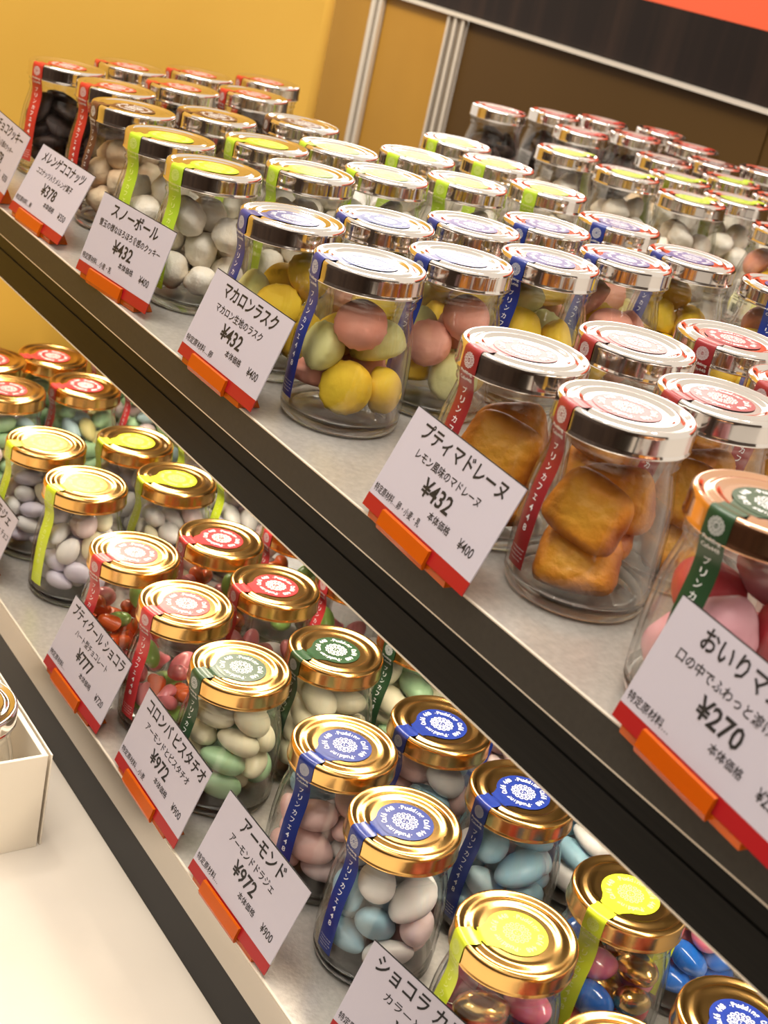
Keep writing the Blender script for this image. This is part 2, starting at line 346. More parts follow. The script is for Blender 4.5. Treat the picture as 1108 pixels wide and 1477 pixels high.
# ---- jar positions (metres on the shelf) and resting poses of the sweets (cm, quaternion, scale)
POS={"U1":(-0.5816,0.4202),"U3":(-0.5981,0.4946),"U4":(-0.606,0.57),"U5":(-0.6179,0.6457),"U6":(-0.6317,0.7218),"U2":(-0.6628,0.4189),"U2b":(-0.6725,0.4906),"U2c":(-0.6763,0.5629),"U2d":(-0.6907,0.6382),"U2e":(-0.7118,0.7266),"M1":(-0.3815,0.4248),"M2":(-0.4501,0.4229),"M3":(-0.4622,0.5078),"M4":(-0.4696,0.5881),"M5":(-0.3889,0.4934),"C1":(-0.2877,0.4133),"G1":(-0.776,0.4255),"G2":(-0.858,0.4335),"G3":(-0.7919,0.5074),"G4":(-0.8042,0.5793),"G5":(-0.8043,0.6537),"G6":(-0.8059,0.7369),"G7":(-0.8707,0.5166),"G8":(-0.8811,0.5859),"G9":(-0.8865,0.6643),"G10":(-0.8898,0.7511),"G11":(-0.9664,0.7635),"K1":(-0.9491,0.4466),"K2":(-0.9568,0.5198),"K3":(-0.9702,0.6051),"P1":(-1.1057,0.4565),"P2":(-1.0304,0.4677),"P3":(-1.1486,0.5322),"P4":(-1.0735,0.5468),"P5":(-1.1598,0.6054),"P6":(-1.085,0.6217),"P7":(-1.1707,0.6837),"N1":(-0.9841,0.9117),"N2":(-0.9098,0.9213),"N3":(-0.827,0.9229),"N4":(-0.9176,0.9992),"N6":(-0.9363,1.094),"R1":(-1.2007,0.996),"R2":(-1.2226,1.0979),"R3":(-1.2238,1.1744),"R4":(-1.1181,1.048),"R5":(-1.1376,1.1497),"R6":(-1.1951,1.2463),"R7":(-1.1136,1.218),"B1":(-1.0069,1.0666),"B2":(-1.0219,1.1589),"L1":(-0.8553,0.4047),"L2":(-0.9308,0.4026),"L3":(-0.855,0.4795),"L4":(-0.9274,0.4769),"L5":(-0.7461,0.3957),"L6":(-0.7554,0.4675),"L7":(-0.6739,0.3999),"L8":(-0.6837,0.4726),"L9":(-0.5954,0.3987),"L10":(-0.5989,0.4697),"L11":(-0.5062,0.4186),"L12":(-0.5082,0.4895),"L13":(-0.4364,0.4133),"L14":(-0.4368,0.4963),"L15":(-0.3457,0.4183),"L16":(-0.3474,0.4972),"L18":(-1.1194,0.48),"L19":(-1.0479,0.4826),"L20":(-1.0445,0.4113),"L17":(-0.2576,0.4854)}
PACK={"almond":[[-1.9,1.31,1.62,0.88,0.18,0.06,0.43,0.91],[-0.2,1.89,1.65,0.73,-0.0,-0.05,0.68,0.98],[-1.15,-0.16,1.67,0.89,0.03,-0.04,0.45,1.01],[2.26,-0.61,1.71,0.73,-0.3,-0.13,0.6,0.95],[-0.91,-2.08,1.73,0.95,-0.26,0.08,-0.16,1.01],[0.82,-1.63,1.84,0.42,0.81,-0.38,-0.13,1.08],[0.91,0.23,1.85,0.29,0.01,-0.46,-0.84,1.03],[1.24,1.89,2.02,0.04,0.47,0.04,0.88,0.96],[-2.04,-1.08,2.55,0.19,0.42,0.89,0.06,0.9],[2.32,0.77,2.65,0.32,-0.52,-0.45,0.66,0.94],[-0.96,2.06,2.72,0.27,0.09,0.06,-0.96,0.92],[-2.24,0.76,2.95,0.54,0.56,-0.01,0.63,0.96],[1.63,-1.15,3.02,0.68,-0.09,-0.08,-0.72,1.07],[-0.2,-2.43,3.1,0.72,0.61,0.2,-0.26,0.92],[-1.01,0.34,3.14,0.74,0.47,0.4,0.28,1.0],[-0.29,-0.91,3.17,0.19,0.31,-0.8,-0.48,1.02],[0.92,0.79,3.3,0.17,-0.2,-0.23,0.94,1.03],[0.89,2.24,3.72,0.62,0.76,-0.07,-0.19,0.9],[-2.34,-0.51,3.88,0.56,-0.35,-0.58,0.48,0.91],[-1.06,1.8,4.01,0.06,-0.15,0.14,-0.97,0.97],[0.91,-0.38,4.22,0.13,-0.78,0.61,0.07,0.93],[2.31,-0.17,4.32,0.17,0.62,0.11,0.76,0.95],[0.41,-2.05,4.42,0.33,-0.45,-0.22,-0.8,0.96],[-1.15,-1.74,4.53,0.51,-0.67,0.24,-0.48,0.96],[-0.59,-0.32,4.63,0.42,0.71,-0.56,-0.12,0.94],[0.13,1.52,4.79,0.76,0.12,0.3,-0.56,0.99],[1.63,1.38,4.82,0.06,0.86,-0.09,-0.49,0.97],[1.42,-1.23,5.1,0.95,0.27,0.11,-0.1,0.93],[-1.63,0.98,5.28,0.72,0.57,-0.08,0.38,1.08],[-1.8,-0.46,5.53,0.29,0.29,0.28,-0.87,0.96],[0.3,0.07,5.62,0.23,-0.16,-0.12,-0.95,1.03],[-0.29,-1.67,5.98,0.15,0.01,0.31,0.94,1.06],[0.1,1.55,6.29,0.22,-0.93,-0.25,0.19,0.98],[1.48,0.77,6.32,0.3,-0.07,-0.94,-0.1,0.94]],"big_almond":[[1.29,1.41,1.76,0.53,-0.04,-0.04,0.84,0.98],[-0.47,-2.06,1.89,0.94,-0.31,-0.01,-0.11,1.01],[-0.68,-0.01,1.91,0.92,0.3,-0.04,0.26,1.01],[-2.04,1.17,1.92,0.53,-0.68,-0.44,0.25,0.91],[1.98,-1.11,1.93,0.41,0.76,0.42,0.28,0.95],[0.09,2.06,2.93,0.02,0.18,0.11,-0.98,0.96],[-1.64,-1.1,2.97,0.26,-0.08,0.04,0.96,0.9],[2.13,0.64,3.22,0.57,0.24,0.38,0.69,0.94],[0.8,-1.44,3.32,0.76,-0.17,-0.34,-0.53,1.08],[-1.71,1.09,3.53,0.88,0.16,-0.03,0.45,0.96],[-0.06,0.04,3.81,0.35,-0.01,-0.41,-0.84,1.03],[-1.06,-1.86,4.4,0.86,0.42,-0.04,-0.28,0.92],[0.46,1.79,4.46,0.99,0.12,-0.02,0.08,0.9],[-1.83,0.31,4.8,0.85,0.11,-0.1,0.5,0.92],[1.76,0.01,4.92,0.74,0.09,0.12,-0.65,1.07],[0.13,-1.2,5.59,0.45,0.06,0.16,0.88,1.02],[-0.04,1.33,5.89,0.95,0.07,0.05,0.3,1.0],[-1.76,-0.38,6.21,0.7,-0.15,-0.45,0.54,0.91]],"rusk":[[1.18,1.17,2.12,0.85,0.06,0.03,0.52,0.98],[-1.34,-1.53,2.23,0.34,-0.18,-0.62,0.68,0.91],[1.15,-1.49,2.4,0.8,-0.47,-0.36,0.13,1.01],[-1.61,0.86,2.4,0.13,0.53,-0.56,0.62,1.01],[0.03,1.89,4.16,0.62,0.78,0.03,-0.02,0.94],[1.83,0.2,4.25,0.53,0.4,-0.73,-0.19,0.95],[-0.39,-1.3,4.52,0.85,-0.08,0.14,0.5,1.08],[-1.36,0.57,5.89,0.74,-0.42,-0.2,0.48,0.96]],"snow":[[-1.76,0.82,1.97,0.1,0.11,-0.05,0.99,0.91],[1.12,-1.5,2.08,0.83,-0.21,-0.0,0.53,1.01],[1.87,0.77,2.14,0.13,0.47,0.03,0.87,0.95],[-1.35,-1.29,2.18,0.64,0.77,-0.04,0.06,1.01],[0.03,2.03,2.24,0.34,-0.55,-0.51,-0.57,0.98],[-0.33,0.26,3.6,0.38,-0.09,-0.72,0.57,1.08],[1.87,-0.55,3.79,0.9,0.14,0.19,0.38,0.9],[-0.05,-1.96,3.98,0.51,-0.85,0.06,0.08,0.96],[1.15,1.62,4.2,0.29,0.72,0.07,-0.63,0.9],[-1.66,-0.78,5.02,0.81,0.3,-0.34,-0.37,0.94],[0.89,-0.59,5.67,0.45,0.2,-0.13,-0.86,1.03],[-0.25,1.47,5.77,0.84,0.15,-0.43,0.31,0.96]],"madeleine":[[-0.16,1.3,1.86,0.04,-1.0,-0.03,0.01,1.02],[-1.09,-1.55,2.52,0.48,0.79,-0.37,-0.03,0.95],[1.82,-0.82,2.74,0.45,0.32,-0.59,-0.59,1.01],[-0.21,1.21,3.7,0.09,-0.04,0.2,-0.98,1.06],[-0.73,-1.45,4.78,0.08,0.25,0.46,0.85,0.94],[1.23,0.21,5.08,0.04,0.68,-0.73,-0.01,0.91]],"heart":[[0.26,0.19,1.61,0.06,0.98,0.12,0.11,0.94],[-1.55,1.4,1.67,0.84,0.13,-0.06,0.52,1.01],[1.49,1.58,1.7,0.42,-0.12,-0.19,0.88,0.98],[2.11,-0.28,1.7,0.94,0.1,-0.21,0.26,0.95],[0.8,-1.78,1.71,0.78,-0.08,-0.11,-0.61,1.08],[-1.23,-1.66,1.76,0.67,-0.14,-0.21,-0.7,1.01],[-2.08,-0.35,1.79,0.88,-0.33,-0.23,-0.25,0.91],[0.01,2.05,1.94,0.41,-0.69,0.4,-0.44,0.96],[-0.26,-0.91,2.69,0.59,-0.12,0.06,-0.79,1.03],[-0.78,0.74,2.75,0.57,-0.77,-0.26,0.05,1.0],[1.76,-0.99,2.82,0.07,-0.57,0.81,-0.1,1.07],[-2.4,0.6,2.86,0.64,-0.47,-0.47,0.39,0.96],[-1.17,2.02,3.1,0.87,0.44,0.22,0.03,0.92],[-1.98,-1.08,3.11,0.16,-0.83,-0.42,-0.34,0.9],[1.89,0.87,3.14,0.09,0.29,0.5,-0.81,1.03],[1.08,2.23,3.19,0.52,0.36,-0.66,0.39,0.9],[-0.87,-2.3,3.41,0.64,-0.62,0.43,0.15,0.92],[0.46,0.03,3.47,0.17,0.97,0.08,-0.17,0.91],[0.81,-1.96,3.54,0.25,-0.32,0.91,0.09,0.93],[-0.28,2.01,4.27,0.55,0.17,0.32,-0.75,0.97],[2.17,-0.39,4.42,0.45,0.45,-0.37,-0.68,1.02],[-1.86,0.73,4.43,0.62,0.36,0.17,0.68,1.08],[-1.51,-1.25,4.56,0.15,-0.01,-0.96,0.24,0.96],[1.39,1.35,4.64,0.69,0.26,-0.16,-0.66,0.97],[0.33,-1.88,4.69,0.89,-0.03,-0.29,-0.34,0.96],[-0.27,0.83,4.85,0.63,0.26,0.51,-0.52,0.99],[0.96,-0.24,5.0,0.2,0.67,0.1,-0.71,0.95],[-0.45,-0.56,5.17,0.57,0.77,-0.28,-0.0,0.94]],"disc":[[1.5,-0.5,1.56,0.04,0.24,-0.97,-0.08,0.95],[-0.19,1.58,1.61,0.75,0.05,0.08,-0.65,1.02],[-1.45,-0.51,1.77,0.92,0.18,0.07,-0.35,1.01],[0.54,-1.91,2.38,0.56,-0.75,-0.12,-0.32,0.94],[-0.92,-2.35,2.44,0.66,0.7,0.01,-0.27,0.96],[1.69,-0.4,2.64,0.12,0.94,-0.31,-0.1,0.91],[-0.33,1.46,2.83,0.96,0.01,0.16,-0.23,1.06],[0.94,1.22,3.57,0.04,-0.19,-0.04,-0.98,1.05],[-1.73,-0.7,3.81,0.83,-0.38,0.32,-0.26,1.07],[1.96,-0.16,4.05,0.18,-0.33,0.29,-0.88,0.91],[-1.08,1.38,4.32,0.27,0.61,0.73,0.14,0.91],[-0.09,-1.42,4.51,0.83,-0.3,0.1,-0.46,1.04],[1.73,-1.25,5.25,0.84,0.31,0.43,-0.01,1.0],[1.06,1.7,5.27,0.7,-0.2,0.47,0.5,1.08],[-1.19,0.54,5.49,0.14,0.13,0.98,0.06,1.04]],"pebble":[[-2.12,0.39,1.79,0.77,0.17,0.1,0.6,0.91],[1.42,-1.62,1.87,0.3,0.9,0.29,0.15,0.95],[-0.97,-1.31,1.89,0.88,0.12,0.14,0.44,1.01],[-0.28,2.03,1.9,0.99,0.13,0.11,0.03,1.01],[1.96,0.81,1.9,0.57,-0.14,-0.26,0.77,0.98],[0.45,-0.06,2.87,0.6,-0.44,0.27,-0.61,1.08],[0.06,-2.27,3.23,0.09,-0.09,0.77,0.63,0.9],[-1.76,-0.12,3.25,0.17,0.28,-0.93,-0.18,0.96],[2.05,-0.84,3.54,0.48,0.29,-0.62,-0.55,0.94],[1.62,1.39,3.56,0.35,0.35,0.84,0.23,0.9],[-0.62,1.92,3.61,0.98,0.13,0.03,0.14,0.96],[-1.4,-1.43,4.71,0.27,0.27,0.49,0.78,1.0],[0.69,-1.03,4.82,0.66,0.11,-0.2,-0.72,1.03],[0.61,1.47,4.86,0.35,0.06,0.09,-0.93,0.92],[-1.55,0.5,4.92,0.29,0.21,-0.85,0.39,0.92],[-0.88,1.44,6.27,0.76,-0.53,0.02,0.39,0.97]]}
ZL = -.2595
def pose(p, nrm, roll):                                  # a flat cake whose face looks along nrm
    q = Vector(nrm).normalized().to_track_quat('Z', 'Y') @ Quaternion((0, 0, 1), R(roll)); return [*p, q.w, q.x, q.y, q.z, 1]
# first axis points from the jar towards the viewer
PACK['disc'].append([.2, .1, 6.25, .98, .17, 0, 0, .95])
PACK['madeleine'] = [pose((.85, .1, 1.95), (.75, .1, .62), 8), pose((1.15, .05, 4.35), (.95, -.05, .30), -12), pose((-.85, .3, 4.5), (.9, .35, .15), 10), pose((-1.3, -.2, 2.3), (.55, -.3, .8), 40)]
# ------------------------------------------------------------------ setting: walls, shelves, counter
GOLDWALL = noise_col(mat('mustard_wall', (.78, .46, .08), .5, 0, 0, Specular_IOR_Level=.2), (.74, .43, .07), (.82, .50, .095), 3, .3, .7)
STEEL = noise_col(mat('brushed_steel', (.52, .49, .45), .30, .6), (.51, .48, .44), (.62, .585, .54), 260, .3, .7, 3, .15, 500)
TAUPE = noise_col(mat('taupe_metal', (.034, .030, .026), .42, .1, 0, Specular_IOR_Level=.3), (.030, .026, .022), (.038, .033, .028), 300, .3, .7)
BAND = noise_col(mat('black_metal', (.003, .003, .003), .3, 0, 0, Specular_IOR_Level=.1), (.002, .002, .002), (.006, .0055, .005), 12, .3, .7, 3, 0, None, (1, 60, 60))
LIP = mat('pale_edge', (.75, .68, .58), .35, .3)
MIRROR = mat('polished_steel', (.60, .56, .51), .12, 1)
GLOSSBLACK = mat('gloss_black', (.003, .003, .005), .22, 0, 0, Specular_IOR_Level=.15)
def rounded_wall():
    vs = []; fs = []; pts = []
    x1 = -1.27; x0 = -1.36; ye = .8225; rr = .045
    ry = .03; pts = [(x1, -.6), (x1, ye-ry)]
    for k in range(1, 17): a = math.pi*k/16; pts.append(((x0+x1)/2+rr*math.cos(a), ye-ry+ry*math.sin(a)))
    pts += [(x0, -.6)]
    for z in (-.45, .62):
        for p in pts: vs.append((p[0], p[1], z))
    n = len(pts)
    for k in range(n): fs.append((k, (k+1) % n, n+(k+1) % n, n+k))
    fs += [tuple(range(n))[::-1], tuple(range(n, 2*n))]
    me = mesh('wall_left', vs, fs, True)
    for p in me.polygons: p.use_smooth = abs(p.normal.z) < .5 and abs(p.normal.x) < .9999
    return me
o = link('wall_left', rounded_wall(), None, GOLDWALL); tag(o, 'mustard yellow wall with rounded end at the left of the shelves', None, None, 'structure')
FLOOR = noise_col(mat('dark_floor', (.05, .035, .025), .4), (.04, .03, .022), (.06, .045, .03), 2)
o = link('floor', box_me('floor', -6, 5, -5, 6, -1.15, -1.10), None, FLOOR); tag(o, None, None, None, 'structure')

DARKW = noise_col(mat('added_dark_blocker', (.05, .03, .02), .5), (.035, .02, .014), (.07, .042, .028), 3)
o = link('added_dark_front', box_me('added_dark_front', -3.2, 5, -2.3, -2.2, -1.10, 1.35), None, DARKW); tag(o, None, None, None, 'structure')  # unseen dark slab added to block front light and darken reflections
o = link('added_dark_right', box_me('added_dark_right', 3.2, 3.3, -2.2, 2.5, -1.10, 1.35), None, DARKW); tag(o, None, None, None, 'structure')  # unseen companion slab on the right, added for the same darkening
sh = thing('display_shelf', 'upper steel display shelf with dark taupe and black front edge', 'shelf', (-.3, .3655, 0))
X0, X1 = -.969, .9
link('shelf_plate', box_me('shelf_plate', X0, X1, .0015, 1.05, -.004, 0), sh, STEEL)
link('front_lip', box_me('front_lip', X0, X1, 0, .0014, -.0175, -.0002), sh, TAUPE)
link('edge_strip', box_me('edge_strip', X0, X1, .0, .0014, -.0183, -.0176), sh, LIP)
link('front_band', box_me('front_band', X0, X1, .001, .004, -.0478, -.0184), sh, BAND)
link('band_recess', box_me('band_recess', X0, X1, .0002, .0009, -.0480, -.0285), sh, BAND)
link('lower_edge', box_me('lower_edge', X0, X1, .0, .005, -.0490, -.0481), sh, LIP)
link('top_edge', box_me('top_edge', X0, X1, .0, .0014, -.0001, .0005), sh, LIP)
s2 = thing('display_shelf', 'lower steel display shelf with polished front edge over a gloss black plinth', 'shelf', (-.3, .345, ZL))
link('shelf_plate', box_me('shelf_plate', X0, X1, .0015, 1.05, -.004, 0), s2, STEEL)
link('front_face', box_me('front_face', X0, X1, 0, .0014, -.0235, -.0006), s2, MIRROR)
link('edge_strip', box_me('edge_strip', X0, X1, 0, .0014, -.0005, .0005), s2, LIP)
link('plinth', box_me('plinth', X0, X1, .0004, .05, -.0567, -.0236), s2, GLOSSBLACK)
COUNTER = noise_col(mat('beige_counter', (.56, .50, .43), .4), (.53, .475, .405), (.59, .53, .455), 9, .3, .7)
o = link('counter', box_me('counter', -2.2, .9, -.14, .72, -.36, -.3165, .002), None, COUNTER); tag(o, 'pale beige counter top under the lower shelf', 'counter')
# low panelled screen of the display behind
BROWN = noise_col(mat('golden_brown_laminate', (.42, .22, .035), .4, 0, 0, Specular_IOR_Level=.15), (.40, .21, .032), (.46, .25, .04), 4, .3, .7)
SHADEB = mat('shaded_brown_laminate', (.085, .045, .012), .45, 0, 0, Specular_IOR_Level=.15)  # shaded copy of the laminate: dimmer right side put into the colour
PALE = mat('pale_metal_frame', (.74, .68, .60), .35, .4)
GREYM = mat('grey_metal_frame', (.30, .25, .20), .3, .6)
bp_ = thing('panel_screen', 'golden brown panelled screen with pale metal uprights behind the jars', 'screen', (-1.8, 1.42, 0))
def bx(name, x0, x1, y0, y1, z0, z1, m, par, bev=0): return link(name, box_me(name, x0-par.location.x, x1-par.location.x, y0-par.location.y, y1-par.location.y, z0-par.location.z, z1-par.location.z, bev), par, m)
bx('panel', -2.8, -2.113, 1.425, 1.46, -.5, .130, BROWN, bp_)
bx('panel', -2.084, -1.893, 1.425, 1.46, -.5, .130, BROWN, bp_)
bx('panel', -1.845, -1.19, 1.425, 1.46, -.5, .130, SHADEB, bp_)
bx('panel', -1.189, -.2, 1.427, 1.46, -.5, .130, SHADEB, bp_)
for a, b, m in ((-2.119, -2.106, PALE), (-2.104, -2.098, GREYM), (-2.096, -2.087, PALE), (-1.891, -1.886, PALE), (-1.885, -1.873, GREYM), (-1.872, -1.866, PALE), (-1.865, -1.852, GREYM), (-1.851, -1.845, PALE)):
    bx('upright', a, b, 1.416 if m is PALE else 1.420, 1.4245, -.5, .1275, m, bp_)
bx('top_rail', -2.8, -.2, 1.412, 1.47, .1300, .1355, PALE, bp_)
STREAK = noise_col(mat('dark_metal_painted_reflections', (.02, .010, .006), .3, 0, 0, Specular_IOR_Level=.2), (.010, .005, .004), (.030, .015, .010), 30, .45, .8, 3, 0, None, (1, 1, .04))  # reflected lights painted in as paler upright streaks
bx('dark_fascia', -2.8, -.2, 1.432, 1.465, .136, .2235, STREAK, bp_)
REDL = bpy.data.materials.new('red_lit_panel'); REDL.use_nodes = True; b = REDL.node_tree.nodes['Principled BSDF']; b.inputs['Base Color'].default_value = (.5, .06, .02, 1); b.inputs['Emission Color'].default_value = (.80, .11, .035, 1); b.inputs['Emission Strength'].default_value = .42
o = link('lit_panel', box_me('lit_panel', -1.2, .4, -.004, .02, 0, .16), None, REDL, (-.6, 1.44, .2240)); tag(o, 'red-orange backlit panel above the dark fascia at top right', 'sign')
# white carton on the counter
CARD = mat('cream_carton', (.78, .70, .58), .6)
bxr = thing('carton_box', 'open cream carton box on the counter left of the lower shelf', 'box', (-.6405, .3027, -.3165))
T = .0022; LX, LY, HZ = .20, .16, .0700
link('side', box_me('side', -T, 0, -LY, 0, 0, HZ, .0004), bxr, CARD)
link('side', box_me('side', -LX, -T, -.0035, 0, 0, HZ, .0004), bxr, CARD)
link('side', box_me('side', -LX, -T, -LY, -LY+T, 0, HZ, .0004), bxr, CARD)
link('side', box_me('side', -LX-T, -LX, -LY, 0, 0, HZ, .0004), bxr, CARD)
link('bottom', box_me('bottom', -LX, -T, -LY+T, -.0035, .0, .0015), bxr, CARD)
fl = link('flap', box_me('flap', -LX, -.001, 0, .0012, 0, HZ-.001, .0003), bxr, CARD); fl.location = (0, .0022, 0)

# ------------------------------------------------------------------ jars
LIDN = {'silver': SILVER, 'gold': GOLD, 'copper': COPPER}
SEALN = dict(blue='blue', brown='dark brown', red='red', lime='lime green', crimson='crimson', green='dark green', leaf='green', yellow='yellow-green', coral='coral red', grey='grey')
ORD = ['at the shelf edge', 'second from the edge', 'third from the edge', 'fourth from the edge', 'fifth from the edge', 'sixth from the edge']
def make_jar(pos, z, az, lid, seal, label, group, back=True):
    t = thing('candy_jar', label, 'jar', (pos[0], pos[1], z), R(az-270), group)
    link('glass_body', glass_me, t, GLASS); link('glass_base', base_me, t, BASEG); link('lid', lid_me, t, LIDN[lid])
    s = link('seal', seal_me, t, SEAL[seal]); link('lettering', letter_me, s, INK['pale' if seal in ('lime', 'yellow') else 'white'])
    if back:
        k = link('back_label', back_me, t, BACKLAB); link('print', print_me, k, BLACK)
    return t
POOL = {}
NM = dict(almond=('sugared_almond', 'sugared almond'), big_almond=('large_sugared_almond', 'large sugared almond'), heart=('chocolate_bean', 'chocolate bean'), rusk=('macaron_rusk', 'macaron rusk'),
          snow=('snowball_cookie', 'snowball cookie'), disc=('chocolate_cookie', 'dark chocolate cookie'), pebble=('chocolate_pebble', 'chocolate pebble'), madeleine=('madeleine', 'golden madeleine'), marsh=('marshmallow', 'marshmallow'), meringue=('meringue_cookie', 'beige meringue cookie'))
CN = dict(white='white', lilac='pale lilac', blush='blush pink', cream='cream', mint='mint green', lemon='lemon', pink='pink', sky='sky blue', aqua='pale aqua', orange='orange-red', green='green', rose='rose', royal='royal blue', magenta='bright pink', scarlet='red', gold='gold', marsh='rose-red', marshp='pale pink', ryellow='yellow', rpink='pink', rgreen='pale green', snow='white', meringue='', choc='', madeleine='')
cam_p = Vector((0, 0, .2586))
def fill(kind, cols, pos, z, where, seed, maxz=9):
    if kind == 'madeleine': seed = 0
    key = {'marsh': 'rusk', 'meringue': 'snow'}.get(kind, kind); r = random.Random(seed); a0 = r.uniform(0, 6.28)
    if kind == 'madeleine': a0 = math.atan2(-pos[1], -pos[0])+R(18*math.sin(pos[0]*300))
    Q = Quaternion((0, 0, 1), a0)
    for i, q in enumerate(PACK[key]):
        if q[2] > maxz: continue
        p = Q @ Vector((q[0], q[1], q[2]))*.01
        rot = Q @ Quaternion((q[3], q[4], q[5], q[6])); s = q[7]
        kk = key
        c = cols[r.randrange(len(cols))] if not isinstance(cols, dict) else cols[i % len(cols)]
        shp = SW['marsh' if kind == 'marsh' else kk]
        me = shp[i % len(shp)]; nm, tx = NM[kind]
        if kind == 'heart':
            if c == 'orange' or (c == 'rose' and i % 2): me = SW['heart'][0]; nm, tx = 'chocolate_heart', 'chocolate heart'
            else: me = SW['bean'][0]
        rotm = rot.to_matrix().to_4x4()
        Mx = Matrix.Translation(Vector((pos[0], pos[1], z))+p) @ rotm @ Matrix.Scale(s*.985, 4)
        lay = 'upper layer' if p.z > .044 else 'middle layer' if p.z > .028 else 'bottom layer'
        lab = (CN[c]+' '+tx).strip()+' in '+where
        if len(lab.split()) <= 14: lab += ', '+lay
        POOL.setdefault(nm, []).append(((Mx.translation-cam_p).length, Mx, me, c, lab, lab))
def flush():
    for nm, items in POOL.items():
        items.sort(key=lambda t: t[0])
        for d, Mx, me, c, lab, grp in items[:290]:
            o = bpy.data.objects.new(nm, me); COL.objects.link(o); o.matrix_world = Mx
            if not me.materials: me.materials.append(C[c])
            o.material_slots[0].link = 'OBJECT'; o.material_slots[0].material = C[c]
            o['label'] = lab; o['category'] = CATS.get(nm, 'sweet'); o['group'] = grp
        rest = items[290:]
        if rest:
            vs = []; fs = []; mi = []; used = []
            for d, Mx, me, c, lab, grp in rest:
                if c not in used: used.append(c)
                k = len(vs); vs += [Mx @ v.co for v in me.vertices]
                for p in me.polygons: fs.append(tuple(i+k for i in p.vertices)); mi.append(used.index(c))
            m2 = mesh(nm, vs, fs, True, [C[c] for c in used]); m2.polygons.foreach_set('material_index', mi)
            o = link(nm, m2); tag(o, nm.replace('_', ' ')+'s in the jars furthest back', CATS.get(nm, 'sweet'), None, 'stuff')
CATS = dict(macaron_rusk='rusk', snowball_cookie='cookie', chocolate_cookie='cookie', madeleine='cake', meringue_cookie='cookie', sugared_almond='almond', large_sugared_almond='almond', chocolate_heart='chocolate', chocolate_bean='chocolate', chocolate_pebble='chocolate', marshmallow='marshmallow')

def column(ids, what, kind, cols, z, lid, seal, colname, azs=None, base=0, group=None, maxz=9):
    for i, k in enumerate(ids):
        pos = POS[k] if isinstance(k, str) else k
        az = azs[i] if azs and i < len(azs) and azs[i] else 268+rnd.uniform(-14, 16)
        where = f'{colname} {what} jar {ORD[base+i]}'
        lab = f'{lid}-lidded {what} jar, {SEALN[seal]} seal, {colname+" column, " if colname else ""}{ORD[base+i]}'
        make_jar(pos, z, az, lid, seal, lab, group or f'{lid}-lidded jars of {what}')
        fill(kind, cols, pos, z, where.strip(), sum(map(ord, str(k))), maxz)
POS['K4'] = POS['G11']
RK = ['ryellow', 'rpink', 'ryellow', 'rgreen', 'ryellow']
column(['U1', 'U3', 'U4', 'U5', 'U6'], 'macaron rusk', 'rusk', RK, 0, 'silver', 'blue', 'near', [262, 276, 280, 268, 262])
column([(-.5699, .752)], 'macaron rusk', 'rusk', RK, 0, 'silver', 'blue', 'right-edge', [300], 5)
column(['U2', 'U2b', 'U2c', 'U2d', 'U2e'], 'macaron rusk', 'rusk', RK, 0, 'silver', 'blue', 'far', [264, 262, 262, 284, 288])
column(['M1', 'M5', (-.400, .570)], 'madeleine', 'madeleine', ['madeleine'], 0, 'silver', 'crimson', 'near', [258, 262, 265])
column(['M2', 'M3', 'M4'], 'madeleine', 'madeleine', ['madeleine'], 0, 'silver', 'crimson', 'far', [268, 262, 285])
column(['C1'], 'marshmallow', 'marsh', ['marsh', 'marsh', 'marshp'], 0, 'copper', 'green', '', [274])
column(['G1', 'G3', 'G4', 'G5', 'G6'], 'snowball cookie', 'snow', ['snow'], 0, 'silver', 'lime', 'near', [284, 275, 268, 285, 292])
column(['G2', 'G7', 'G8', 'G9', 'G10'], 'snowball cookie', 'snow', ['snow'], 0, 'silver', 'lime', 'far', [284, 272, 262, 285, 290])
column(['K1', 'K2', 'K3'], 'coconut meringue', 'meringue', ['meringue'], 0, 'silver', 'brown', '', [270, 262, 262])
column(['K4'], 'snowball cookie', 'snow', ['snow'], 0, 'silver', 'lime', 'lone', [278], 4)
column(['P2', 'P4', 'P6'], 'chocolate cookie', 'disc', ['choc'], 0, 'silver', 'red', 'near', [284, 262, 272])
column(['P1', 'P3', 'P5', 'P7'], 'chocolate cookie', 'disc', ['choc'], 0, 'silver', 'red', 'far', [290, 262, 268, 268])
# jars of the far side of the shelf, turned the other way
def farside(ids, what, kind, cols, seal, extra):
    for i, k in enumerate(ids):
        pos = POS[k] if isinstance(k, str) else k
        where = f'far-side {what} jar, {extra[i]}'
        make_jar(pos, 0, 92+rnd.uniform(-14, 14), 'silver', seal, f'silver-lidded {what} jar turned away, {extra[i]}', f'jars of {what} facing the far side')
        fill(kind, cols, pos, 0, where, sum(map(ord, str(k))))
farside(['N1', 'N2', 'N3', 'N4', 'N6', (-.862, 1.088), (-.842, .998)], 'snowball', 'snow', ['snow'], 'lime',
        ['leftmost and standing alone', 'front row middle', 'front row right, largest', 'second row left', 'second row middle', 'second row at the photo edge', 'right of the largest'])
farside([(-.730, .940)], 'macaron rusk', 'rusk', RK, 'blue', ['at the right photo edge'])
farside(['R1', 'R2', 'R3', 'R4', 'R5', 'R6', 'R7'], 'chocolate cookie', 'disc', ['choc'], 'red',
        ['leftmost of the dark jars', 'second in back row', 'third in back row', 'front row left', 'front row middle', 'last in back row', 'front row right'])
farside(['B1', 'B2', (-1.01, 1.23)], 'meringue', 'meringue', ['meringue'], 'brown', ['left of three', 'middle of three', 'right of three'])
